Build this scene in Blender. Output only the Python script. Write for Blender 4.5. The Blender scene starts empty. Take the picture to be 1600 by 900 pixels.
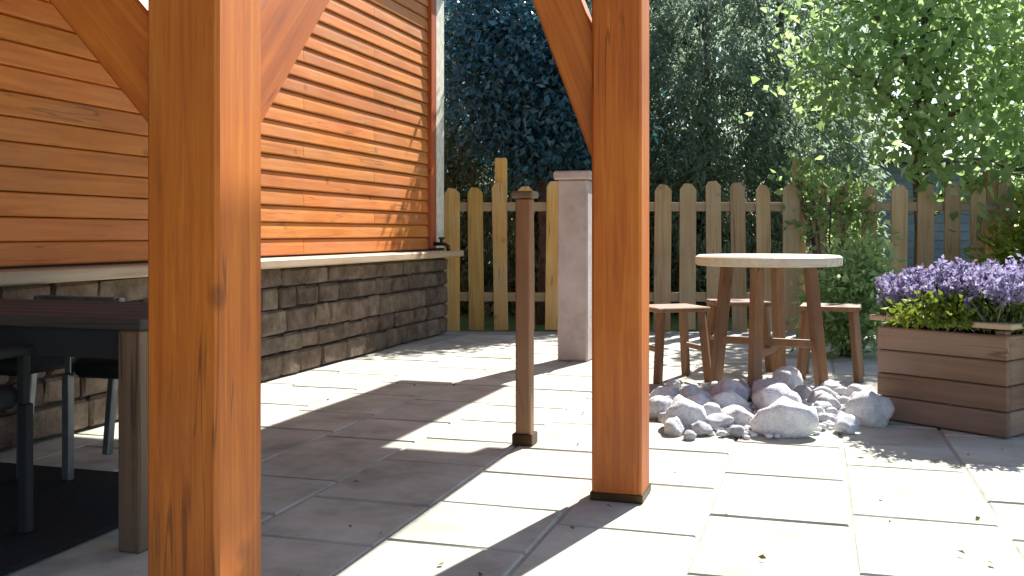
import bpy, bmesh, math, random
import numpy as np
from mathutils import Vector, Matrix

# ------------------------------------------------------------------ camera, sky, sun, exposure
scene = bpy.context.scene
C = scene.collection
EYE = 0.9
cam_d = bpy.data.cameras.new('camera'); cam = bpy.data.objects.new('camera', cam_d); C.objects.link(cam)
cam.location = (0, 0, EYE); cam.rotation_euler = (math.radians(90), 0, 0)
cam_d.lens = 35.0; cam_d.sensor_width = 36.0; cam_d.shift_y = -85 / 1600
cam_d.clip_start = 0.05; cam_d.clip_end = 3000
scene.camera = cam

SUN_AZ, SUN_EL = math.radians(30), math.radians(45)
world = bpy.data.worlds.new('World'); scene.world = world; world.use_nodes = True
nt = world.node_tree
sky = nt.nodes.new('ShaderNodeTexSky'); sky.sky_type = 'NISHITA'; sky.sun_disc = False
sky.sun_elevation = SUN_EL; sky.sun_rotation = SUN_AZ
bg = nt.nodes['Background']; bg.inputs['Strength'].default_value = 0.085
nt.links.new(sky.outputs[0], bg.inputs[0])
sun_d = bpy.data.lights.new('sun', 'SUN'); sun_d.energy = 5.0; sun_d.angle = math.radians(0.53); sun_d.color = (1, 0.97, 0.93)
sun = bpy.data.objects.new('sun', sun_d); C.objects.link(sun)
to_sun = Vector((math.sin(SUN_AZ) * math.cos(SUN_EL), math.cos(SUN_AZ) * math.cos(SUN_EL), math.sin(SUN_EL)))
sun.rotation_euler = (-to_sun).to_track_quat('-Z', 'Y').to_euler(); sun.location = to_sun * 30
vs = scene.view_settings
vs.view_transform = 'Standard'; vs.look = 'None'; vs.gamma = 1.0; vs.exposure = 1.5
scene.cycles.max_bounces = 8; scene.cycles.diffuse_bounces = 5; scene.cycles.transparent_max_bounces = 8

# ------------------------------------------------------------------ helpers
TH = math.radians(17)                      # the cabin wall and the posts are turned 17 degrees
D1 = Vector((math.sin(TH), math.cos(TH), 0)); NN = Vector((math.cos(TH), -math.sin(TH), 0))
RZ = -TH                                   # local x = NN, local y = D1
def P(n, t, z=0.0): return NN * n + D1 * t + Vector((0, 0, z))
F = 35 / 36 * 1600
def G(px, py): d = EYE * F / (py - 365); return Vector(((px - 800) / F * d, d, 0))
def nt_of(v): return v.dot(NN), v.dot(D1)
rnd = random.Random(7)

def obj(name, mesh, mats, parent=None, loc=None, rz=0.0):
    o = bpy.data.objects.new(name, mesh); C.objects.link(o)
    if mats is not None and len(mesh.materials) == 0:
        for m in (mats if isinstance(mats, (list, tuple)) else [mats]): mesh.materials.append(m)
    if parent: o.parent = parent
    if loc is not None: o.location = loc
    o.rotation_euler = (0, 0, rz)
    return o
def tag(o, label=None, cat=None, group=None, kind=None):
    if label: o['label'] = label
    if cat: o['category'] = cat
    if group: o['group'] = group
    if kind: o['kind'] = kind
    return o
def thing(name, label, cat, loc=(0, 0, 0), rz=0.0, group=None, kind=None):
    o = bpy.data.objects.new(name, None); C.objects.link(o); o.empty_display_size = .1
    o.location = loc; o.rotation_euler = (0, 0, rz)
    return tag(o, label, cat, group, kind)
def bm_mesh(bm, name, smooth=False):
    bmesh.ops.recalc_face_normals(bm, faces=bm.faces[:])
    me = bpy.data.meshes.new(name); bm.to_mesh(me); bm.free()
    if smooth:
        for p in me.polygons: p.use_smooth = True
    return me
def box_bm(bm, c, s, rot=None, bev=0.0):
    m = Matrix.Translation(Vector(c)) @ (rot.to_4x4() if rot else Matrix.Identity(4)) @ Matrix.Diagonal((s[0], s[1], s[2], 1))
    r = bmesh.ops.create_cube(bm, size=1, matrix=m)
    if bev:
        es = {e for v in r['verts'] for e in v.link_edges}
        bmesh.ops.bevel(bm, geom=list(es), offset=bev, segments=1, affect='EDGES')
def box(s, bev=0.004, c=(0, 0, 0), rot=None):
    bm = bmesh.new(); box_bm(bm, c, s, rot, bev); return bm_mesh(bm, 'box')
def bar(a, b, w, h, bev=.006, up=Vector((0, 0, 1))):
    """a squared timber from a to b, w across, h deep"""
    a, b = Vector(a), Vector(b); y = (b - a).normalized(); x = y.cross(up).normalized(); z = x.cross(y)
    rot = Matrix((x, y, z)).transposed()
    bm = bmesh.new(); box_bm(bm, (a + b) / 2, (w, (b - a).length, h), rot, bev); return bm_mesh(bm, 'bar')
def tube_bm(bm, pts, rad, seg=8):
    prev = None
    for i, p in enumerate(pts):
        p = Vector(p); q = Vector(pts[min(i + 1, len(pts) - 1)]) - Vector(pts[max(i - 1, 0)])
        q.normalize(); x = q.orthogonal().normalized()
        if i and abs(x.dot(px)) < 1: x = (px - q * px.dot(q)).normalized()
        px = x; y = q.cross(x); r = rad[i] if isinstance(rad, (list, tuple)) else rad
        ring = [bm.verts.new(p + (x * math.cos(k * 2 * math.pi / seg) + y * math.sin(k * 2 * math.pi / seg)) * r) for k in range(seg)]
        if prev:
            for k in range(seg): bm.faces.new((prev[k], prev[(k + 1) % seg], ring[(k + 1) % seg], ring[k]))
        else: bm.faces.new(ring[::-1])
        prev = ring
    bm.faces.new(prev)
def tube(pts, rad, seg=8):
    bm = bmesh.new(); tube_bm(bm, pts, rad, seg); return bm_mesh(bm, 'tube', True)
def lathe(prof, seg=24):
    bm = bmesh.new(); rings = []
    for r, z in prof: rings.append([bm.verts.new((r * math.cos(k * 2 * math.pi / seg), r * math.sin(k * 2 * math.pi / seg), z)) for k in range(seg)])
    for a, b in zip(rings, rings[1:]):
        for k in range(seg): bm.faces.new((a[k], a[(k + 1) % seg], b[(k + 1) % seg], b[k]))
    bm.faces.new(rings[0][::-1]); bm.faces.new(rings[-1]); return bm_mesh(bm, 'lathe', False)

# ------------------------------------------------------------------ materials
class N:
    def __init__(s, name):
        s.m = bpy.data.materials.new(name); s.m.use_nodes = True; s.t = s.m.node_tree; s.b = s.t.nodes['Principled BSDF']
    def n(s, k, **kw):
        x = s.t.nodes.new('ShaderNode' + k)
        for a, v in kw.items(): setattr(x, a, v)
        return x
    def l(s, a, b): s.t.links.new(a, b)
def ramp(w, fac, stops):
    r = w.n('ValToRGB'); els = r.color_ramp.elements
    while len(els) < len(stops): els.new(0.5)
    for e, (p, c) in zip(els, stops): e.position = p; e.color = (*c, 1)
    w.l(fac, r.inputs[0]); return r
def vary(w, col, amt=0.25, hue=0.0):
    """per-object brightness change"""
    oi = w.n('ObjectInfo'); mr = w.n('MapRange'); mr.inputs['To Min'].default_value = 1 - amt; mr.inputs['To Max'].default_value = 1 + amt
    w.l(oi.outputs['Random'], mr.inputs['Value'])
    hs = w.n('HueSaturation'); w.l(mr.outputs[0], hs.inputs['Value']); w.l(col, hs.inputs['Color'])
    if hue:
        m2 = w.n('MapRange'); m2.inputs['To Min'].default_value = .5 - hue; m2.inputs['To Max'].default_value = .5 + hue
        ml = w.n('Math', operation='FRACT'); mm = w.n('Math', operation='MULTIPLY'); mm.inputs[1].default_value = 37.7
        w.l(oi.outputs['Random'], mm.inputs[0]); w.l(mm.outputs[0], ml.inputs[0]); w.l(ml.outputs[0], m2.inputs['Value']); w.l(m2.outputs[0], hs.inputs['Hue'])
    return hs.outputs[0]
def wood(name, dark, mid, light, axis='Y', rough=0.55, amt=0.18, scale=1.0, bump=0.25, fade=.5):
    w = N(name); tc = w.n('TexCoord'); mp = w.n('Mapping')
    sc = {'X': (1.2, 26, 26), 'Y': (26, 1.2, 26), 'Z': (26, 26, 1.2)}[axis]
    mp.inputs['Scale'].default_value = [k * scale for k in sc]
    oi = w.n('ObjectInfo'); mu = w.n('Vector' + 'Math', operation='SCALE'); mu.inputs['Scale'].default_value = 40
    cb = w.n('CombineXYZ'); w.l(oi.outputs['Random'], cb.inputs[0]); w.l(oi.outputs['Random'], cb.inputs[1]); w.l(oi.outputs['Random'], cb.inputs[2])
    w.l(cb.outputs[0], mu.inputs[0]); ad = w.n('VectorMath', operation='ADD'); w.l(tc.outputs['Object'], ad.inputs[0]); w.l(mu.outputs[0], ad.inputs[1])
    w.l(ad.outputs[0], mp.inputs[0])
    n1 = w.n('TexNoise'); n1.inputs['Scale'].default_value = 1; n1.inputs['Detail'].default_value = 11; n1.inputs['Roughness'].default_value = .70; n1.inputs['Distortion'].default_value = .7
    w.l(mp.outputs[0], n1.inputs['Vector'])
    n2 = w.n('TexNoise'); n2.inputs['Scale'].default_value = 2.2; n2.inputs['Detail'].default_value = 3; w.l(ad.outputs[0], n2.inputs['Vector'])
    mx = w.n('Mix'); mx.data_type = 'FLOAT'; mx.inputs[0].default_value = .3; w.l(n1.outputs[0], mx.inputs[2]); w.l(n2.outputs[0], mx.inputs[3])
    # knots
    vo = w.n('TexVoronoi'); vo.inputs['Scale'].default_value = 3.2; w.l(ad.outputs[0], vo.inputs['Vector'])
    kr = ramp(w, vo.outputs['Distance'], [(0.05, (0.25,) * 3), (.11, (1,) * 3)])
    r = ramp(w, mx.outputs[0], [(.32, dark), (.5, mid), (.68, light)])
    km = w.n('Mix'); km.data_type = 'RGBA'; km.blend_type = 'MULTIPLY'; km.inputs[0].default_value = .55
    w.l(r.outputs[0], km.inputs[6]); w.l(kr.outputs[0], km.inputs[7])
    mp2 = w.n('Mapping'); mp2.inputs['Scale'].default_value = [k * scale * (.55 if k > 5 else .5) for k in sc]; w.l(ad.outputs[0], mp2.inputs[0])
    n3 = w.n('TexNoise'); n3.inputs['Scale'].default_value = 1; n3.inputs['Detail'].default_value = 2; w.l(mp2.outputs[0], n3.inputs['Vector'])
    cr = ramp(w, n3.outputs[0], [(.482, (1,) * 3), (.497, (.28,) * 3), (.503, (.28,) * 3), (.518, (1,) * 3)])
    n4 = w.n('TexNoise'); n4.inputs['Scale'].default_value = 2.7; n4.inputs['Detail'].default_value = 4; w.l(ad.outputs[0], n4.inputs['Vector'])
    gt = ramp(w, n4.outputs[0], [(.52, (0,) * 3), (.62, (.75,) * 3)])
    cm = w.n('Mix'); cm.data_type = 'RGBA'; cm.blend_type = 'MULTIPLY'; w.l(gt.outputs[0], cm.inputs[0]); w.l(km.outputs[2], cm.inputs[6]); w.l(cr.outputs[0], cm.inputs[7])
    # faded, greyer patches
    n5 = w.n('TexNoise'); n5.inputs['Scale'].default_value = 1.6; n5.inputs['Detail'].default_value = 6; w.l(ad.outputs[0], n5.inputs['Vector'])
    fr = ramp(w, n5.outputs[0], [(.45, (0,) * 3), (.75, (fade,) * 3)])
    fm = w.n('Mix'); fm.data_type = 'RGBA'; w.l(fr.outputs[0], fm.inputs[0]); w.l(cm.outputs[2], fm.inputs[6]); fm.inputs[7].default_value = (*[min(1, .55 * c + .45 * sum(light) / 3) for c in light], 1)
    w.l(vary(w, fm.outputs[2], amt, .004), w.b.inputs['Base Color'])
    w.b.inputs['Roughness'].default_value = rough; w.b.inputs['Specular IOR Level'].default_value = .35
    bp = w.n('Bump'); bp.inputs['Strength'].default_value = bump; bp.inputs['Distance'].default_value = .004
    w.l(n1.outputs[0], bp.inputs['Height']); w.l(bp.outputs[0], w.b.inputs['Normal'])
    return w.m
def mottled(name, cols, scale=8, rough=.85, bump=.4, amt=.12, dist=.01, hue=.006):
    w = N(name); tc = w.n('TexCoord'); oi = w.n('ObjectInfo')
    ad = w.n('VectorMath', operation='ADD'); sc = w.n('VectorMath', operation='SCALE'); sc.inputs['Scale'].default_value = 31
    cb = w.n('CombineXYZ'); [w.l(oi.outputs['Random'], cb.inputs[i]) for i in range(3)]
    w.l(cb.outputs[0], sc.inputs[0]); w.l(tc.outputs['Object'], ad.inputs[0]); w.l(sc.outputs[0], ad.inputs[1])
    n1 = w.n('TexNoise'); n1.inputs['Scale'].default_value = scale; n1.inputs['Detail'].default_value = 9; n1.inputs['Roughness'].default_value = .65
    w.l(ad.outputs[0], n1.inputs['Vector'])
    k = len(cols); r = ramp(w, n1.outputs[0], [(.3 + .4 * i / (k - 1), c) for i, c in enumerate(cols)])
    w.l(vary(w, r.outputs[0], amt, hue), w.b.inputs['Base Color']); w.b.inputs['Roughness'].default_value = rough
    w.b.inputs['Specular IOR Level'].default_value = .25
    n2 = w.n('TexNoise'); n2.inputs['Scale'].default_value = scale * 5; n2.inputs['Detail'].default_value = 6; w.l(ad.outputs[0], n2.inputs['Vector'])
    bp = w.n('Bump'); bp.inputs['Strength'].default_value = bump; bp.inputs['Distance'].default_value = dist
    w.l(n2.outputs[0], bp.inputs['Height']); w.l(bp.outputs[0], w.b.inputs['Normal'])
    return w.m
def plain(name, col, rough=.5, metal=0.0, bump=0.0):
    w = N(name); n1 = w.n('TexNoise'); n1.inputs['Scale'].default_value = 14; n1.inputs['Detail'].default_value = 6
    tc = w.n('TexCoord'); w.l(tc.outputs['Object'], n1.inputs['Vector'])
    r = ramp(w, n1.outputs[0], [(.3, tuple(c * .8 for c in col)), (.7, tuple(min(1, c * 1.2) for c in col))])
    w.l(r.outputs[0], w.b.inputs['Base Color']); w.b.inputs['Roughness'].default_value = rough; w.b.inputs['Metallic'].default_value = metal
    return w.m
def leafmat(name, lo, hi, trans=.45, rough=.5):
    w = N(name); at = w.n('Attribute'); at.attribute_name = 'tint'
    r = ramp(w, at.outputs['Fac'], [(0, lo), (1, hi)])
    w.l(r.outputs[0], w.b.inputs['Base Color']); w.b.inputs['Roughness'].default_value = rough; w.b.inputs['Specular IOR Level'].default_value = .3
    tr = w.n('BsdfTranslucent'); hs = w.n('HueSaturation'); hs.inputs['Value'].default_value = 1.25; hs.inputs['Hue'].default_value = .49
    w.l(r.outputs[0], hs.inputs['Color']); w.l(hs.outputs[0], tr.inputs['Color'])
    mx = w.n('MixShader'); mx.inputs[0].default_value = trans
    w.l(w.b.outputs[0], mx.inputs[1]); w.l(tr.outputs[0], mx.inputs[2]); w.l(mx.outputs[0], w.t.nodes['Material Output'].inputs['Surface'])
    return w.m

M = {}
OD, OM, OL = (.25, .052, .004), (.43, .105, .008), (.56, .175, .018)
M['post'] = wood('orange_stained_timber', OD, OM, OL, 'Z', fade=.18, scale=1.5)
M['beam'] = wood('orange_stained_beam', OD, OM, OL, 'Y', fade=.18, scale=1.5)
M['board'] = wood('orange_cladding', (.36, .10, .014), (.52, .165, .026), (.62, .235, .045), 'Y', amt=.14, bump=.4, fade=.25, scale=1.3)
M['sill'] = wood('pale_sill', (.30, .20, .11), (.42, .30, .18), (.52, .40, .27), 'Y', amt=.05)
M['cream'] = plain('cream_paint', (.70, .66, .54), .5)
M['redwood'] = wood('red_batten', (.28, .06, .012), (.38, .09, .018), (.45, .12, .03), 'Z', amt=.05)
M['picket'] = wood('weathered_picket', (.25, .16, .075), (.39, .265, .13), (.50, .37, .21), 'Z', amt=.22, rough=.8)
M['rail'] = wood('weathered_rail', (.24, .17, .085), (.34, .25, .14), (.44, .34, .2), 'X', amt=.1, rough=.8)
M['tablewood'] = wood('table_wood', (.10, .058, .03), (.15, .09, .05), (.20, .13, .075), 'Z', amt=.12)
M['darktop'] = wood('dark_table_top', (.035, .03, .025), (.055, .046, .038), (.08, .066, .055), 'X', amt=.12, rough=.85)
M['brown'] = wood('brown_timber', (.13, .06, .025), (.20, .10, .045), (.27, .15, .07), 'Z', amt=.15)
M['pale_top'] = wood('pale_table_top', (.50, .40, .26), (.62, .52, .36), (.70, .62, .46), 'X', amt=.05)
M['planter'] = wood('planter_boards', (.14, .085, .055), (.22, .135, .09), (.29, .19, .135), 'X', amt=.2, rough=.75)
M['dark'] = plain('charcoal_fabric', (.012, .014, .016), .8)
M['metal'] = plain('grey_metal', (.22, .24, .25), .35, .7)
M['shade_sheet'] = mottled('dark_shade_sheet', [(.010, .011, .012), (.022, .022, .022)], 40, .95, .6, .02)  # near-black colour in place of shade on the floor
M['slab'] = mottled('pale_sandstone', [(.25, .245, .19), (.385, .38, .31), (.48, .475, .41)], 3.5, .85, .35, .10, .006, .01)
M['joint'] = mottled('sandy_joint', [(.26, .25, .21), (.40, .385, .34)], 30, .95, .6, 0)
M['plinth'] = mottled('brown_stone', [(.075, .052, .036), (.14, .10, .072), (.22, .17, .125)], 9, .9, .6, .28, .012, .015)
M['mortar'] = mottled('dark_mortar', [(.07, .06, .05), (.12, .1, .085)], 30, .95, .5, 0)
M['rock'] = mottled('white_rock', [(.52, .53, .55), (.70, .70, .71), (.80, .80, .80)], 4, .8, .9, .2, .015, .01)
M['pier'] = mottled('pale_render', [(.36, .29, .26), (.48, .40, .37), (.54, .47, .44)], 5, .9, .4, .02, .006)
M['lawn'] = mottled('lawn', [(.03, .06, .012), (.05, .10, .02), (.075, .12, .03)], 2.5, .95, .8, 0, .03)
M['soil'] = mottled('soil', [(.025, .018, .012), (.06, .042, .028)], 25, .95, .8, 0)
M['bark'] = mottled('bark', [(.06, .045, .032), (.12, .09, .065), (.17, .14, .10)], 14, .95, .9, .1, .02)
M['slate'] = mottled('slate_blue_boards', [(.16, .20, .25), (.22, .27, .33)], 6, .7, .3, .12)
M['spruce'] = leafmat('blue_spruce_highlights', (.006, .055, .065), (.09, .21, .29), .2, .3)  # pale blue end of the leaf tint stands in for highlights
M['conifer'] = leafmat('conifer_leaf', (.15, .215, .15), (.28, .345, .245), .6, .8)
M['darkleaf'] = leafmat('dark_leaf', (.03, .075, .05), (.09, .17, .10), .4, .35)
M['leaf'] = leafmat('bright_leaf', (.17, .28, .08), (.36, .48, .21), .6, .5)
M['shrub'] = leafmat('shrub_leaf', (.07, .14, .04), (.15, .25, .08), .45)
M['yleaf'] = leafmat('yellow_green_leaf', (.10, .16, .012), (.2, .26, .03), .45)
M['lav_leaf'] = leafmat('lavender_leaf', (.10, .14, .06), (.17, .21, .10), .3)
M['lav'] = leafmat('lavender_flower', (.24, .20, .34), (.40, .35, .50), .35)
M['litter'] = leafmat('dry_leaf', (.16, .10, .03), (.20, .20, .06), .2)
M['brass'] = plain('dark_brass', (.08, .05, .025), .4, .9)
M['felt'] = mottled('roof_felt', [(.06, .06, .06), (.1, .1, .1)], 30, .95, .5, 0)

# ------------------------------------------------------------------ foliage
def leaves_mesh(pos, dirs, L, Wd, seed=1, tint=None, fold=.25):
    """one bent leaf (two quads' worth of triangles) at each position"""
    r = np.random.default_rng(seed); n = len(pos); pos = np.asarray(pos, float); dirs = np.asarray(dirs, float)
    dirs /= np.linalg.norm(dirs, axis=1, keepdims=True) + 1e-9
    s = np.cross(dirs, r.normal(size=(n, 3))); s /= np.linalg.norm(s, axis=1, keepdims=True) + 1e-9
    u = np.cross(s, dirs); l = L * r.uniform(.6, 1.3, (n, 1)); w = Wd * r.uniform(.6, 1.3, (n, 1))
    v0 = pos; v2 = pos + dirs * l - u * l * .1; mid = pos + dirs * l * .45
    v1 = mid + s * w / 2 + u * w * fold; v3 = mid - s * w / 2 + u * w * fold
    V = np.stack([v0, v1, v2, v3], 1).reshape(-1, 3)
    b = np.arange(n) * 4; T = np.stack([b, b + 1, b + 2, b, b + 2, b + 3], 1).reshape(-1)
    me = bpy.data.meshes.new('leaves'); me.vertices.add(4 * n); me.vertices.foreach_set('co', V.ravel())
    me.loops.add(6 * n); me.loops.foreach_set('vertex_index', T.astype(np.int32))
    me.polygons.add(2 * n); me.polygons.foreach_set('loop_start', np.arange(2 * n, dtype=np.int32) * 3)
    me.update(calc_edges=True)
    a = me.attributes.new('tint', 'FLOAT', 'POINT')
    t = r.uniform(0, 1, n) if tint is None else tint
    a.data.foreach_set('value', np.repeat(np.clip(t, 0, 1), 4).astype(np.float32))
    return me
def lobes_points(lobes, n, seed, shell=.55):
    """points in a set of ellipsoids (c, r), denser near their skins, with small clumps"""
    r = np.random.default_rng(seed); wts = np.array([l[1][0] * l[1][1] + l[1][1] * l[1][2] for l in lobes]); wts /= wts.sum()
    idx = r.choice(len(lobes), n, p=wts); c = np.array([l[0] for l in lobes])[idx]; rad = np.array([l[1] for l in lobes])[idx]
    d = r.normal(size=(n, 3)); d /= np.linalg.norm(d, axis=1, keepdims=True)
    rr = (shell + (1 - shell) * r.random((n, 1))) * (1 + .18 * r.normal(size=(n, 1)))
    p = c + d * rad * rr
    return p, d, r
def tree(name, label, loc, height, trunk_r, lobes, nleaf, L, W, mat, seed, group=None, droop=.3, limbs=True, shell=.5):
    t = thing(name, label, 'tree', loc, 0, group)
    r = random.Random(seed)
    bm = bmesh.new()
    zt = height * .75
    tube_bm(bm, [(0, 0, -.1), (.02, .01, zt * .3), (-.04, .03, zt * .65), (.03, 0, zt)], [trunk_r * 1.25, trunk_r, trunk_r * .75, trunk_r * .35], 9)
    if limbs:
        for c, rad in lobes:
            z0 = max(.5, min(zt * .95, c[2] * .7)); c = Vector(c); s0 = Vector((0, 0, z0)); m = s0.lerp(c, .5) + Vector((r.uniform(-.1, .1), r.uniform(-.1, .1), .12))
            tube_bm(bm, [s0, m, c], [trunk_r * .45, trunk_r * .3, trunk_r * .12], 6)
            for k in range(5):
                e = c + Vector((r.uniform(-1, 1) * rad[0], r.uniform(-1, 1) * rad[1], r.uniform(-.8, .8) * rad[2])) * .75
                tube_bm(bm, [m.lerp(c, r.uniform(.4, 1)), e], [trunk_r * .16, trunk_r * .06], 5)
    obj('trunk', bm_mesh(bm, 'trunk', True), M['bark'], t)
    # clumps: twig ends inside the lobes, leaves scattered round each twig
    p, d, rg = lobes_points(lobes, max(20, nleaf // 14), seed, shell)
    rep = 14; pp = np.repeat(p, rep, 0) + rg.normal(size=(len(p) * rep, 3)) * L * 1.5
    dd = np.repeat(d, rep, 0) * .6 + rg.normal(size=(len(p) * rep, 3)) * .7; dd[:, 2] -= droop
    tint = np.repeat(rg.uniform(0, 1, len(p)), rep) * .6 + rg.uniform(0, .4, len(pp))
    obj('crown', leaves_mesh(pp, dd, L, W, seed, tint), mat, t)
    return t
def conifer(name, label, loc, h, r0, seed, n=15000, group=None, mat=None):
    t = thing(name, label, 'conifer', loc, 0, group)
    obj('trunk', tube([(0, 0, -.1), (0, 0, h * .5), (0, 0, h * .96)], [.13, .08, .015], 8), M['bark'], t)
    r = np.random.default_rng(seed); ns = n // 22
    z = h * (1 - np.sqrt(r.random(ns))) * .98 + .05; a = r.random(ns) * 2 * np.pi
    prof = np.minimum(1, (h - z) / (h * .55)) ** .8 * (1 + .16 * np.sin(a * 5 + seed + z * 2.1)) * (1 + .12 * np.sin(z * 6 + a * 2))
    rad = r0 * prof * (.45 + .55 * np.sqrt(r.random(ns)))
    base = np.stack([rad * np.cos(a), rad * np.sin(a), z], 1)
    out = np.stack([np.cos(a), np.sin(a), np.full(ns, -.35)], 1)
    k = 22; bb = np.repeat(base, k, 0); oo = np.repeat(out, k, 0)
    s = r.random((len(bb), 1)); bb = bb + oo * s * .30 + r.normal(size=bb.shape) * .045; bb[:, 2] -= (s[:, 0] ** 2) * .16
    dd = oo * .6 + r.normal(size=bb.shape) * .45; dd[:, 2] -= .5
    tint = np.repeat(r.random(ns), k) * .6 + r.random(len(bb)) * .4
    obj('crown', leaves_mesh(bb, dd, .105, .036, seed, tint), mat or M['conifer'], t)
    return t

# ------------------------------------------------------------------ ground and patio
def sheet(name, x0, x1, y0, y1, z, mat, kind='structure', nx=1):
    bm = bmesh.new(); vs_ = [bm.verts.new(p) for p in ((x0, y0, z), (x1, y0, z), (x1, y1, z), (x0, y1, z))]; bm.faces.new(vs_)
    return tag(obj(name, bm_mesh(bm, name), mat), kind=kind)
ground = sheet('ground', -900, 900, -900, 900, -.06, M['lawn'])

patio = thing('patio', None, None, (0, 0, 0), RZ, kind='structure')
N0, N1, T0, T1 = -3.42, 7.0, -3.0, 12.0
FENCE_Y = 9.3
tend = lambda n: (FENCE_Y - .08 + math.sin(TH) * n) / math.cos(TH)
bm = bmesh.new(); top_ = [bm.verts.new((a, b, -.006)) for a, b in ((N0, T0), (N1, T0), (N1, tend(N1)), (N0, tend(N0)))]
f_ = bm.faces.new(top_); ex = bmesh.ops.extrude_face_region(bm, geom=[f_]); [setattr(v.co, 'z', -.055) for v in ex['geom'] if isinstance(v, bmesh.types.BMVert)]
obj('paving_bed', bm_mesh(bm, 'paving_bed'), M['joint'], patio)
def slab_mesh(w, l, seed):
    r = random.Random(seed); bm = bmesh.new(); box_bm(bm, (0, 0, -.02), (w - .012, l - .012, .04))
    bmesh.ops.bevel(bm, geom=[e for e in bm.edges if all(v.co.z > -.01 for v in e.verts)], offset=.006, segments=1, affect='EDGES')
    for v in bm.verts:
        v.co.x += r.uniform(-.002, .002); v.co.y += r.uniform(-.002, .002)
    return bm_mesh(bm, 'slab')
COURSE = .44
slab_lib = {(l, k): slab_mesh(COURSE, l, k * 10 + int(l * 100)) for l in (.44, .58, .72) for k in range(3)}
rest = bmesh.new(); cand = []
n = N0 + COURSE / 2 + .003; row = 0
while n < N1:
    t = T0 - rnd.uniform(0, .4)
    while t < T1:
        l = rnd.choice((.44, .58, .72, .58)); tc = t + l / 2
        if T0 < tc - l / 2 and tc + l / 2 < tend(n - COURSE / 2) + .01:
            w = P(n, tc); px = 800 + w.x / max(w.y, .1) * F; py = 365 + EYE * F / max(w.y, .1)
            cand.append((n, tc, l, rnd.randrange(3), rnd.uniform(-.0014, .0014), (w.y > 1.9 and -180 < px < 1780 and py < 1060 and w.y < FENCE_Y), w.y))
        t += l
    n += COURSE
vis = sorted([c for c in cand if c[5]], key=lambda c: c[6])
show = set(id(c) for c in vis[:300])
for c in cand:
    n, tc, l, k, dz, _, _ = c
    if id(c) in show:
        o = obj('paving_slab', slab_lib[(l, k)], M['slab'], patio, (n, tc, dz)); o.rotation_euler = (rnd.uniform(-.0015, .0015), rnd.uniform(-.0015, .0015), rnd.choice((0, math.pi)))
    else: box_bm(rest, (n, tc, -.02 + dz), (COURSE - .012, l - .012, .04))
tag(obj('paving_slabs', bm_mesh(rest, 'paving_slabs'), M['slab'], patio), kind='stuff')

# ------------------------------------------------------------------ log cabin wall on a stone plinth
WN = -3.245; WT0, WT1 = -2.0, 8.43; PZ = .69; WZ = 3.0
cabin = thing('log_cabin', 'orange horizontal board clad cabin wall on a brown stone plinth', 'cabin', (0, 0, 0), RZ)
core = obj('wall', None or box((.12, WT1 - WT0 - .02, WZ + .1), 0, (WN - .10, (WT0 + WT1) / 2, (WZ + .1) / 2)), M['mortar'], cabin)
bm = bmesh.new()
box_bm(bm, (WN - 2.2, WT0 + .05, 1.5), (4.1, .1, 3.0)); box_bm(bm, (WN - 2.2, WT1 - .06, 1.5), (4.0, .1, 3.0)); box_bm(bm, (WN - 4.2, (WT0 + WT1) / 2, 1.5), (.1, WT1 - WT0 - .3, 3.0))
obj('rear_walls', bm_mesh(bm, 'rear_walls'), M['board'], cabin)
def lapboard(length, h):
    bm = bmesh.new(); prof = [(-.02, 0), (.019, .003), (.022, .010), (.017, h * .6), (.011, h * .93), (.004, h * .985), (-.02, h * .985)]
    a = [bm.verts.new((x, -length / 2, z)) for x, z in prof]; b = [bm.verts.new((x, length / 2, z)) for x, z in prof]
    for i in range(len(prof)):
        j = (i + 1) % len(prof); bm.faces.new((a[i], a[j], b[j], b[i]))
    bm.faces.new(a[::-1]); bm.faces.new(b); return bm_mesh(bm, 'board')
BH = .106; z = PZ + .07; zc = []
while z < WZ: zc.append(z); z += BH
wallskin = lapboard(1, BH)
brks = [WT0, 1.1, 4.35, WT1 - .16]
bl = {}
for i, z in enumerate(zc):
    cut = [WT0] + ([2.3, 5.9] if i % 3 == 0 else [4.45] if i % 3 == 1 else [1.2, 7.0]) + [WT1 - .32]
    for a, b in zip(cut, cut[1:]):
        k = round(b - a, 2)
        if k not in bl: bl[k] = lapboard(b - a - .004, BH)
        obj('board', bl[k], M['board'], cabin, (WN - .02, (a + b) / 2, z + rnd.uniform(-.001, .001)))
obj('sill', box((.26, WT1 - WT0 + .02, .055), .008, (WN + .085, (WT0 + WT1) / 2, PZ + .032)), M['sill'], cabin)
obj('corner_board', box((.03, .20, WZ - PZ - .08), .004, (WN + .012, WT1 - .103, (WZ + PZ + .08) / 2)), M['cream'], cabin)
obj('corner_batten', box((.045, .12, WZ - PZ - .08), .004, (WN + .01, WT1 - .265, (WZ + PZ + .08) / 2)), M['redwood'], cabin)
plinth = obj('plinth', box((.06, WT1 - WT0, PZ - .002), 0, (WN - .008, (WT0 + WT1) / 2, PZ / 2)), M['mortar'], cabin)
def stone_block(w, l, h, seed):
    r = random.Random(seed); bm = bmesh.new(); box_bm(bm, (0, 0, 0), (w, l, h), None, .014)
    for v in bm.verts:
        if v.co.x > 0: v.co += Vector((r.uniform(-.008, .010), r.uniform(-.006, .006), r.uniform(-.006, .006)))
    return bm_mesh(bm, 'block')
rows = [.15, .12, .16, .13, .12]; blk = {}
z = .004
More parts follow.
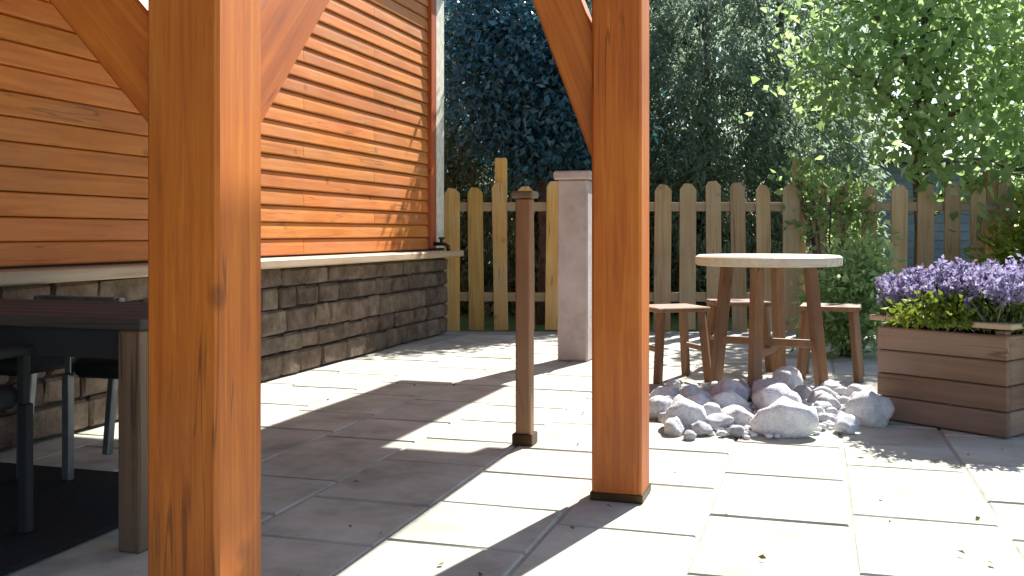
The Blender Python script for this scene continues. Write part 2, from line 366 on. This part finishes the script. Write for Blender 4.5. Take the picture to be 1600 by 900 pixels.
for ri, h in enumerate(rows):
    t = WT0 + (.1 if ri % 2 else 0)
    while t < WT1 - .08:
        l = rnd.choice((.22, .30, .38, .30)); l = min(l, WT1 - t)
        if l < .08: break
        k = (round(l, 2), ri, rnd.randrange(2))
        if t > 2.2 or True:
            if k not in blk: blk[k] = stone_block(.07, l - .014, h - .012, hash(k) % 999)
            obj('block', blk[k], M['plinth'], plinth, (WN + .03, t + l / 2, z + h / 2))
        t += l
    z += h
roofc = obj('roof', box((4.8, WT1 - WT0 + .2, .10), .01, (WN - 2.3, (WT0 + WT1) / 2, WZ + .16)), M['felt'], cabin)

# garden tap at the far corner of the wall
tap = thing('garden_tap', 'small dark tap on the wall sill beside the cabin corner', 'tap', P(WN + .033, WT1 - .265, PZ + .12), RZ)
obj('pipe', tube([(0, 0, 0), (.10, 0, 0), (.13, 0, -.02), (.135, 0, -.07)], [.016, .016, .018, .02], 8), M['brass'], tap)
obj('handle', box((.02, .10, .02), .004, (.07, 0, .05)), M['brass'], tap)
obj('valve', tube([(.07, 0, -.01), (.07, 0, .045)], .018, 8), M['brass'], tap)

# ------------------------------------------------------------------ timber pavilion: two posts with braces, unseen roof shaped for its shade on the patio
pav = thing('timber_pavilion', 'orange timber pavilion with square posts and diagonal braces over the patio', 'pavilion', (0, 0, 0), RZ)
PW = .17; A = (-1.232, 1.82); B = (-.642, 3.38); RZT = 2.95
for (n, t), top in ((A, RZT - .18), (B, RZT - .18)):
    obj('post', box((PW, PW, top), .008, (0, 0, top / 2)), M['post'], pav, (n, t, .002))
def brace(name, p0, p1, w=.10, h=.13):
    return obj(name, bar(p0, p1, w, h), M['beam'] if False else brace_mat, pav)
for n_, t_ in (A, B):
    sh_ = obj('post_shoe', box((PW + .010, PW + .010, .028), .003, (0, 0, .014)), M['brass'], pav, (n_, t_, .001))
brace_mat = M['beam']
def brace_local(base, direction, z0, z1, run, w=.11, h=.13):
    """built along its own local Y so that the grain runs with it"""
    b = Vector((*base, z0)); e = Vector((base[0] + direction[0] * run, base[1] + direction[1] * run, z1)); L_ = (e - b).length
    y = (e - b).normalized(); x = y.cross(Vector((0, 0, 1))).normalized(); zz = x.cross(y)
    o = obj('brace', box((w, L_, h), .007), M['beam'], pav); o.matrix_local = Matrix.Translation((b + e) / 2) @ Matrix((x, y, zz)).transposed().to_4x4(); return o
brace_local(A, (0, 1), 1.13, 2.77, 1.55, .10, .19)
brace_local(A, (-1, 0), 1.13, 2.70, 1.45, .10, .16)
brace_local(B, (-1, 0), 1.14, 2.76, .62, .10, .16)
def timber(name, a, b, w, h, parent=pav, mat='beam'):
    a, b = Vector(a), Vector(b); L_ = (b - a).length; y = (b - a).normalized(); x = y.cross(Vector((0, 0, 1))).normalized(); zz = x.cross(y)
    o = obj(name, box((w, L_, h), .006), M[mat], parent); o.matrix_local = Matrix.Translation((a + b) / 2) @ Matrix((x, y, zz)).transposed().to_4x4(); return o
timber('beam', (A[0], -1.2, RZT - .09), (A[0], 7.9, RZT - .09), .15, .18)
timber('beam', (WN + .04, B[1], RZT - .09), (A[0] - .08, B[1], RZT - .09), .15, .178)
timber('beam', (B[0], B[1] - .2, RZT - .09), (B[0], 6.7, RZT - .09), .13, .178)
timber('beam', (WN + .04, A[1], RZT - .09), (A[0] - .08, A[1], RZT - .09), .15, .178)
roof = obj('roof', box((2.1, 5.4, .04), .004, (-2.17, 1.7, RZT + .13)), M['felt'], pav)
k = 0
x = WN + .06
while x < -.66:  # unseen planks, stepped ends shaped to cast the shade band on the patio
    t1 = 6.55 if x < -1.85 else 8.55 if x < -1.08 else 6.75; t0 = -1.0 if x < -1.20 else 4.45
    timber('shade_roof_plank', (x + .07, t0, RZT + .02), (x + .07, t1, RZT + .02), .138, .03, roof); x += .1405

# ------------------------------------------------------------------ table in the left foreground with dark chairs
def chair_parts(t, mat_f, mat_s, w=.46, d=.46, sh=.45, bh=.80):
    for sx in (-1, 1):
        obj('leg', box((.032, .032, sh), .004, (sx * (w / 2 - .02), d / 2 - .02, sh / 2)), mat_f, t)
        obj('leg', bar((sx * (w / 2 - .02), -d / 2 + .02, 0), (sx * (w / 2 - .02), -d / 2 - .05, bh), .032, .032, .004, Vector((1, 0, 0))), mat_f, t)
        obj('armrest', box((.045, d, .025), .006, (sx * (w / 2 - .005), -.01, sh + .16)), mat_f, t)
        obj('arm_support', box((.026, .026, .16), .003, (sx * (w / 2 - .02), d / 2 - .03, sh + .08)), mat_f, t)
    bm = bmesh.new(); box_bm(bm, (0, 0, sh + .02), (w - .07, d - .02, .07), None, .022); obj('seat', bm_mesh(bm, 'seat', True), mat_s, t)
    for k in range(5):
        z = sh + .06 + k * .042; obj('back_slat', box((w - .06, .016, .032), .004, (0, -d / 2 - .018 - (z - sh) * .1, z)), mat_f, t)
    return t
TW, TL, TZ = 1.55, .60, .66; TN, TT = -1.81, 2.36
tbl = thing('dining_table', 'dark topped wooden dining table beside the near orange post', 'table', P(TN - TW / 2, TT + TL / 2), RZ)
for k in range(5):
    w = TL / 5; obj('top_plank', box((TW, w - .004, .032), .004, (0, -TL / 2 + w * (k + .5), TZ - .016)), M['darktop'], tbl)
bm = bmesh.new(); ap = .085
for sx in (-1, 1): box_bm(bm, (sx * (TW / 2 - .035), 0, TZ - .032 - ap / 2), (.025, TL - .16, ap))
for sy in (-1, 1): box_bm(bm, (0, sy * (TL / 2 - .035), TZ - .032 - ap / 2), (TW - .16, .025, ap))
obj('apron', bm_mesh(bm, 'apron'), M['dark'], tbl)
for sx in (-1, 1):
    for sy in (-1, 1): obj('leg', box((.075, .075, TZ - .034), .005, (sx * (TW / 2 - .042), sy * (TL / 2 - .042), (TZ - .034) / 2)), M['tablewood'], tbl)
shade_sheet = tag(obj('floor_shade_sheet', box((1.14, 1.6, .012), .003, (0, 0, .012)), M['shade_sheet'], None, P(-2.60, 2.30), RZ), 'added dark sheet standing in for shade under the wooden dining table', 'shade_sheet')  # added sheet; its dark colour stands in for deep shade under the table
for (n, t, rz, lab) in ((-2.36, 3.16, math.pi + .06, 'charcoal armchair behind the dining table, nearer the orange post'),
                        (-2.92, 3.12, math.pi - .05, 'charcoal armchair behind the dining table, farther from the orange post'),
                        (-2.42, 2.16, .08, 'charcoal armchair tucked in at the near side of the dining table')):
    c = thing('armchair', lab, 'armchair', P(n, t, .02), RZ + rz, 'dark armchairs around the dining table')
    chair_parts(c, M['metal'] if t > 3 else M['dark'], M['dark'], sh=.38, bh=.62)

# ------------------------------------------------------------------ slim post on the patio
q = G(820, 694)
sp = thing('slim_post', 'slim brown timber post standing alone in the sun left of the far orange post', 'post', q, RZ)
obj('shaft', box((.066, .066, 1.05), .006, (0, 0, .525)), M['brown'], sp)
obj('foot', box((.09, .09, .05), .004, (0, 0, .026)), M['brass'], sp)
obj('cap', box((.10, .10, .03), .008, (0, 0, 1.066)), M['tablewood'], sp)

# pale gate pier
q = G(900, 562)
pier = thing('gate_pier', 'pale pinkish rendered pier half hidden behind the far orange post', 'pier', q, RZ)
obj('shaft', box((.22, .22, 1.28), .012, (0, 0, .64)), M['pier'], pier)
obj('cap', box((.27, .27, .06), .012, (0, 0, 1.311)), M['pier'], pier)

# ------------------------------------------------------------------ picket fences
def picket_mesh(w, h, seed):
    r = random.Random(seed); bm = bmesh.new(); t = .022
    pr = [(-w / 2, 0), (w / 2, 0), (w / 2, h - .05), (w * .22, h), (-w * .22, h), (-w / 2, h - .05)]
    pr = [(x + r.uniform(-.004, .004), z + (r.uniform(-.006, .006) if z > 0 else 0)) for x, z in pr]
    a = [bm.verts.new((x, -t / 2, z)) for x, z in pr]; b = [bm.verts.new((x, t / 2, z)) for x, z in pr]
    for i in range(6): bm.faces.new((a[i], a[(i + 1) % 6], b[(i + 1) % 6], b[i]))
    bm.faces.new(a[::-1]); bm.faces.new(b)
    return bm_mesh(bm, 'picket')
pkm = {m: [picket_mesh(.145, 1.33 + .02 * (i % 3), i) for i in range(6)] for m in ('picket', 'golden')}
M['golden'] = wood('golden_picket', (.38, .21, .055), (.56, .34, .10), (.66, .46, .17), 'Z', amt=.2, rough=.8)
def fence(label, x0, x1, y0, y1, posts, pitch=.24, mp='picket'):
    L_ = math.hypot(x1 - x0, y1 - y0); a = math.atan2(y1 - y0, x1 - x0)
    f = thing('picket_fence', label, 'fence', (x0, y0, -.01), a, 'weathered picket fences')
    for z in (.32, 1.16): obj('rail', box((L_, .045, .085), .006, (L_ / 2, .036, z)), M['rail'], f)
    s = .1; i = 0
    while s < L_ - .05:
        o = obj('picket', pkm[mp][rnd.randrange(6)], M[mp], f, (s, 0, .03), 0); o.rotation_euler = (rnd.uniform(-.012, .012), rnd.uniform(-.022, .022), rnd.uniform(-.05, .05)); o.location.z -= rnd.uniform(0, .03); o.scale.x = rnd.uniform(.88, 1.1); s += pitch * rnd.uniform(.95, 1.05)
    for s, h in posts: obj('fence_post', box((.11, .11, h), .01, (s, .12, h / 2)), M[mp], f)
    return f
YF = FENCE_Y
fence('weathered picket fence between the cabin corner and the pale pier', -.66, .62, YF, YF - .1, [(.55, 1.62), (1.15, 1.4)], mp='golden')
fence('long weathered picket fence behind the round table and the planter', 1.05, 6.6, YF - .05, YF - .25, [(.1, 1.45), (1.63, 1.62), (3.4, 1.5), (5.2, 1.5)])

# ------------------------------------------------------------------ round table, stools, rocks
RT = Vector((1.49, 5.8, 0))
rt = thing('round_table', 'round garden table with a pale sunlit top on brown legs before the fence', 'table', RT, .3)
obj('top', lathe([(.40, .715), (.415, .72), (.415, .765), (.40, .775)], 40), M['pale_top'], rt)
for k in range(4):
    a = math.pi / 4 + k * math.pi / 2; obj('leg', bar((math.cos(a) * .31, math.sin(a) * .31, 0), (math.cos(a) * .24, math.sin(a) * .24, .71), .06, .06, .005, Vector((0, 1, .01))), M['brown'], rt)
for k in range(2):
    a = math.pi / 4 + k * math.pi / 2; obj('stretcher', bar((math.cos(a) * .28, math.sin(a) * .28, .22 + k * .05), (-math.cos(a) * .28, -math.sin(a) * .28, .22 + k * .05), .04, .045), M['brown'], rt)
def stool(loc, lab, rz):
    s = thing('garden_stool', lab, 'stool', loc, rz, 'brown stools at the round table')
    for k in range(4): obj('seat_slat', box((.36, .078, .028), .006, (0, -.126 + k * .084, .44)), M['brown'], s)
    for sx in (-1, 1):
        for sy in (-1, 1): obj('leg', bar((sx * .17, sy * .15, 0), (sx * .135, sy * .12, .43), .045, .045, .004), M['brown'], s)
        obj('stretcher', box((.028, .25, .03), .003, (sx * .15, 0, .2)), M['brown'], s)
    return s
stool(RT + Vector((-.50, .35, 0)), 'brown slatted stool left of the round garden table', .3)
stool(RT + Vector((.50, .42, 0)), 'brown slatted stool right of the round garden table', -.35)
stool(RT + Vector((.02, .85, 0)), 'brown slatted stool behind the round garden table, nearest the fence', .05)

rock_lib = []
for s in range(7):
    r = random.Random(50 + s); bm = bmesh.new(); bmesh.ops.create_icosphere(bm, subdivisions=3, radius=1)
    for v in bm.verts:
        d = v.co.normalized(); k = 1
        for pl in range(7):
            rr = random.Random(s * 31 + pl); nrm = Vector((rr.gauss(0, 1), rr.gauss(0, 1), rr.gauss(0, 1))).normalized(); q_ = d.dot(nrm)
            if q_ > .72: k = min(k, .74 / q_)
        v.co = d * k * (1 + r.uniform(-.018, .018) + .07 * math.sin(d.x * 5 + s) * math.cos(d.y * 4 - s) + .04 * math.sin(d.z * 9 + d.x * 6)); v.co.z *= .72
    rock_lib.append(bm_mesh(bm, 'rock', True))
rk = thing('rock_border', 'low border of white rocks on the patio in front of the round table', 'rocks', G(1190, 650), 0)
base = G(1190, 650); placed = []
tries = 0
while len(placed) < 85 and tries < 9000:
    tries += 1
    px = rnd.uniform(1030, 1365); py = rnd.triangular(606, 690, 625); g = G(px, py); s = rnd.choice((.035, .045, .055, .075, .095, .12)) * rnd.uniform(.85, 1.15)
    if all((g - h).length > (s + s2) * .80 for h, s2 in placed):
        placed.append((g, s)); o = obj('rock', rock_lib[rnd.randrange(7)], M['rock'], rk, (g - base) + Vector((0, 0, s * .55)))
        o.scale = (s * rnd.uniform(.9, 1.3), s * rnd.uniform(.8, 1.1), s * rnd.uniform(.85, 1.25)); o.rotation_euler = (rnd.uniform(-.3, .3), rnd.uniform(-.3, .3), rnd.uniform(0, 6.3))

bm = bmesh.new(); rr = random.Random(5)
for k in range(1500):
    a_ = rr.uniform(0, 6.283); u_ = math.sqrt(rr.random()); g = G(1195 + 178 * u_ * math.cos(a_) * rr.uniform(.85, 1.05), 640 + 47 * u_ * math.sin(a_) * rr.uniform(.85, 1.05)) - base; s_ = rr.uniform(.008, .022)
    m_ = Matrix.Translation(g + Vector((0, 0, s_ * .4 + rr.uniform(0, .012)))) @ Matrix.Rotation(rr.uniform(0, 6), 4, 'Z') @ Matrix.Diagonal((s_ * rr.uniform(.9, 1.6), s_, s_ * .7, 1))
    bmesh.ops.create_icosphere(bm, subdivisions=1, radius=1, matrix=m_)
tag(obj('pebbles', bm_mesh(bm, 'pebbles', True), M['rock'], rk), kind='stuff')

# ------------------------------------------------------------------ raised planter with lavender
PA = Vector((1.765, 4.83, 0)); PB = Vector((2.16, 4.33, 0)); PD = (PB - PA).normalized(); PL = 1.0 * (PB - PA).length; ang = math.atan2(PD.y, PD.x); PDP = .9; PH = .49
pl = thing('raised_planter', 'reddish brown board planter at the right edge of the patio', 'planter', PA, ang)      # local x along the front, y away from the camera
for side, ln, mk in (('front', PL, lambda z: (PL / 2, .015, z)), ('back', PL, lambda z: (PL / 2, PDP - .015, z))):
    for k in range(4): obj('board', box((ln - .01, .03, .108), .006, mk(.062 + k * .112)), M['planter'], pl)
mb = box((PDP - .066, .03, .108), .006)
for xx in (.02, PL - .02):
    for k in range(4): obj('board', mb, M['planter'], pl, (xx, PDP / 2, .062 + k * .112), math.pi / 2)
for xx in (.05, PL - .05):
    for yy in (.055, PDP - .055): obj('corner_post', box((.05, .045, PH - .02), .004, (xx, yy, (PH - .02) / 2)), M['planter'], pl)
for yy in (.03, PDP - .03): obj('cap_board', box((PL + .05, .10, .025), .005, (PL / 2, yy, PH + .004)), M['sill'], pl)
for xx in (.03, PL - .03): obj('cap_board', box((.10, PDP - .165, .025), .005, (xx, PDP / 2, PH + .004)), M['sill'], pl)
obj('soil', box((PL - .08, PDP - .08, .04), 0, (PL / 2, PDP / 2, PH - .07)), M['soil'], pl)
R2 = Matrix.Rotation(ang, 3, 'Z')
def lavender(loc, lab, seed, r0=.17, h=.30):
    p = thing('lavender_plant', lab, 'lavender', loc, 0, 'lavender plants in the raised planter'); r = np.random.default_rng(seed); ns = 85
    a = r.random(ns) * 6.283; rad = r0 * np.sqrt(r.random(ns)); b = np.stack([rad * .3 * np.cos(a), rad * .3 * np.sin(a), np.zeros(ns)], 1)
    e = np.stack([rad * 1.1 * np.cos(a), rad * 1.1 * np.sin(a), h * r.uniform(.68, 1.1, ns) - rad * .3], 1)
    bm = bmesh.new()
    for i in range(ns):
        u, v = Vector(b[i]), Vector(e[i]); tube_bm(bm, [u, v], .0022, 3)
    me = bm_mesh(bm, 'stems'); at = me.attributes.new('tint', 'FLOAT', 'POINT'); obj('stems', me, M['lav_leaf'], p)
    k = 26; s = r.uniform(.70, 1.03, (ns, k, 1)); fp = (b[:, None] * (1 - s) + e[:, None] * s).reshape(-1, 3) + r.normal(size=(ns * k, 3)) * .006
    fd = r.normal(size=fp.shape) + np.array([0, 0, .6]); obj('flowers', leaves_mesh(fp, fd, .028, .022, seed), M['lav'], p)
    k = 700; a = r.random(k) * 6.283; rr = r0 * .9 * np.sqrt(r.random(k)); lp = np.stack([rr * np.cos(a), rr * np.sin(a), r.random(k) * h * .38], 1)
    ld = np.stack([np.cos(a) * .5, np.sin(a) * .5, np.full(k, .9)], 1) + r.normal(size=(k, 3)) * .3; obj('leaves', leaves_mesh(lp, ld, .07, .010, seed + 1), M['lav_leaf'], p)
    return p
spots = [(.14, .17, 'at its near left corner'), (.32, .16, 'in the middle of its near row'), (.50, .18, 'at its near right corner'), (.16, .45, 'at the left end of its second row'), (.46, .46, 'at the right end of its second row'), (.2, .72, 'at its far left corner'), (.48, .72, 'at its far right corner')]
for i, (x, y, w) in enumerate(spots):
    lavender(PA + R2 @ Vector((x, y, PH - .05)), 'purple lavender plant in the raised planter, ' + w, 300 + i, .19, .275 + .02 * ((i * 2) % 3))

def shrub(name, lab, loc, lobes, n, L, W, mat, seed, cat='shrub', group=None):
    p = thing(name, lab, cat, loc, 0, group); r = random.Random(seed); bm = bmesh.new()
    for c, rad in lobes:
        for k in range(4):
            e = Vector(c) + Vector((r.uniform(-.6, .6) * rad[0], r.uniform(-.6, .6) * rad[1], r.uniform(-.3, .7) * rad[2])); tube_bm(bm, [(r.uniform(-.05, .05), r.uniform(-.05, .05), -.02), Vector((e.x * .5, e.y * .5, e.z * .6)), e], [.012, .008, .004], 5)
    obj('stems', bm_mesh(bm, 'stems', True), M['bark'], p)
    q_, d, rg = lobes_points(lobes, max(20, n // 8), seed, .35); pp = np.repeat(q_, 8, 0) + rg.normal(size=(len(q_) * 8, 3)) * L; pp[:, 2] = np.maximum(pp[:, 2], .01)
    dd = np.repeat(d, 8, 0) + rg.normal(size=pp.shape) * .7
    obj('leaves', leaves_mesh(pp, dd, L, W, seed), mat, p); return p
shrub('leafy_shrub', 'bright green leafy shrub beside the right end of the raised planter', Vector((2.52, 4.62, 0)), [((0, 0, .28), (.28, .2, .28)), ((.08, .05, .48), (.24, .2, .16))], 3200, .06, .035, M['yleaf'], 61)
shrub('trailing_plant', 'yellow green trailing plant spilling over the front of the raised planter', PA + R2 @ Vector((.42, .06, PH)), [((-.12, -.01, .05), (.26, .06, .05)), ((.1, -.03, .04), (.2, .06, .06)), ((.18, -.06, .0), (.1, .05, .07))], 1900, .035, .022, M['yleaf'], 62, 'plant')
shrub('leafy_shrub', 'mid green shrub between the round table and the raised planter', Vector((2.45, 7.3, 0)), [((0, 0, .35), (.3, .25, .38)), ((.15, .1, .6), (.22, .2, .22))], 2600, .07, .04, M['leaf'], 63)
shrub('leafy_shrub', 'yellow green shrub in front of the fence behind the lavender', Vector((4.75, 8.6, 0)), [((0, 0, .55), (.7, .4, .6)), ((.5, .1, .9), (.5, .35, .35))], 8000, .08, .045, M['yleaf'], 64)
shrub('climbing_plant', 'loose green climber arching over the fence right of its tall post', Vector((2.9, 9.15, 0)), [((0, 0, 1.15), (.32, .12, .3)), ((.25, .02, .85), (.22, .12, .5)), ((-.2, 0, 1.42), (.15, .1, .12))], 1000, .08, .05, M['leaf'], 65, 'plant')

# ------------------------------------------------------------------ shed far behind the fence
sh = thing('garden_shed', 'slate blue garden shed behind the fence, below the bright tree', 'shed', (5.7, 14.2, -.06), -.1)
for k in range(16): obj('board', box((2.2, .03, .118), .004, (0, 0, .07 + k * .122)), M['slate'], sh)
bm = bmesh.new(); box_bm(bm, (0, .75, 1.0), (2.16, 1.4, 1.98)); obj('wall', bm_mesh(bm, 'wall'), M['slate'], sh)
bm = bmesh.new(); box_bm(bm, (0, .72, 2.06), (2.5, 1.8, .07), Matrix.Rotation(.08, 3, 'X'), .01); obj('roof', bm_mesh(bm, 'roof'), M['felt'], sh)

# ------------------------------------------------------------------ trees
cx = [(-1.9, 12.6, 5.2, 'partly behind the cabin corner'), (-.75, 13.0, 5.6, 'left of the slim post'), (.35, 12.7, 5.1, 'straight above the pale pier'),
      (1.5, 12.9, 5.4, 'just right of the far orange post'), (2.45, 12.6, 5.0, 'above the left end of the round table'), (3.5, 13.0, 5.5, 'above the right end of the round table')]
for i, (x, y, h, w) in enumerate(cx):
    conifer('conifer_tree', 'tall dark blue green conifer behind the fence, ' + w, (x, y, -.06), h, .92 + .08 * (i % 3), 400 + i, 26000, 'conifers in a row behind the fence')
tree('dark_tree', 'dark teal glossy tree rising over the fence left of the far orange post', (.35, 10.6, -.06), 4.0, .08,
     [((-.1, -.1, 2.0), (.55, .45, .4)), ((-.5, 0, 2.5), (.5, .45, .5)), ((.25, -.15, 2.35), (.5, .45, .55)), ((0, 0, 3.0), (.7, .5, .6)), ((-.55, .1, 3.3), (.5, .4, .5)), ((.5, 0, 1.85), (.35, .35, .3))],
     16000, .10, .05, M['spruce'], 72)
tree('broadleaf_tree', 'bright green broadleaf tree overhanging the fence at the right', (4.1, 8.95 + 1.0, -.06), 4.2, .085,
     [((.3, -.4, 3.0), (1.0, .8, .75)), ((-.85, -.5, 2.5), (.6, .5, .4)), ((1.3, -.2, 2.5), (.8, .7, .6)), ((.1, -.6, 2.15), (.6, .5, .35)), ((.5, .3, 3.9), (1.1, .9, .7)), ((-.7, .1, 3.5), (.7, .6, .5)), ((1.3, -.6, 1.75), (.6, .5, .3)), ((.5, -.9, 1.55), (.5, .35, .25)), ((-.35, -.7, 1.85), (.45, .4, .25))],
     6300, .13, .08, M['leaf'], 71)
back = [(-5.5, 20, 8, 'far left, mostly behind the cabin'), (-1.5, 19, 7.5, 'behind the conifers left of the far orange post'), (2.2, 20, 8, 'behind the conifers right of the far orange post'), (6.2, 19, 7, 'behind the slate blue shed'), (9.6, 18, 7.5, 'at the far right edge')]
for i, (x, y, h, w) in enumerate(back):
    r = random.Random(90 + i); lb = [((r.uniform(-1.6, 1.6), r.uniform(-1, 1), h * r.uniform(.25, .85)), (r.uniform(1.1, 1.7), r.uniform(1.0, 1.4), r.uniform(.9, 1.3))) for _ in range(11)]
    tree('background_tree', 'large leafy green tree in the background, ' + w, (x, y, -.06), h, .2, lb, 5500 if i > 2 else 22000, .2, .12, M['darkleaf'] if i in (1, 2) else M['leaf'] if i >= 3 else M['shrub'], 500 + i, 'leafy trees in the background')

# ------------------------------------------------------------------ fallen leaves on the paving
rg = np.random.default_rng(12); q_ = []
while len(q_) < 40:
    g = G(rg.uniform(380, 1640), 560 + 380 * rg.random() ** 1.3)
    if g.dot(NN) > WN + .1 and g.y < FENCE_Y - .2: q_.append((g.x, g.y, .009))
q_ = np.array(q_); d_ = rg.normal(size=q_.shape); d_[:, 2] *= .12
lm = leaves_mesh(q_, d_, .024, .014, 33); lm.materials.append(M['litter'])
tag(obj('fallen_leaves', lm, None), 'scattered dry fallen leaves lying on the paving', 'leaves', kind='stuff')
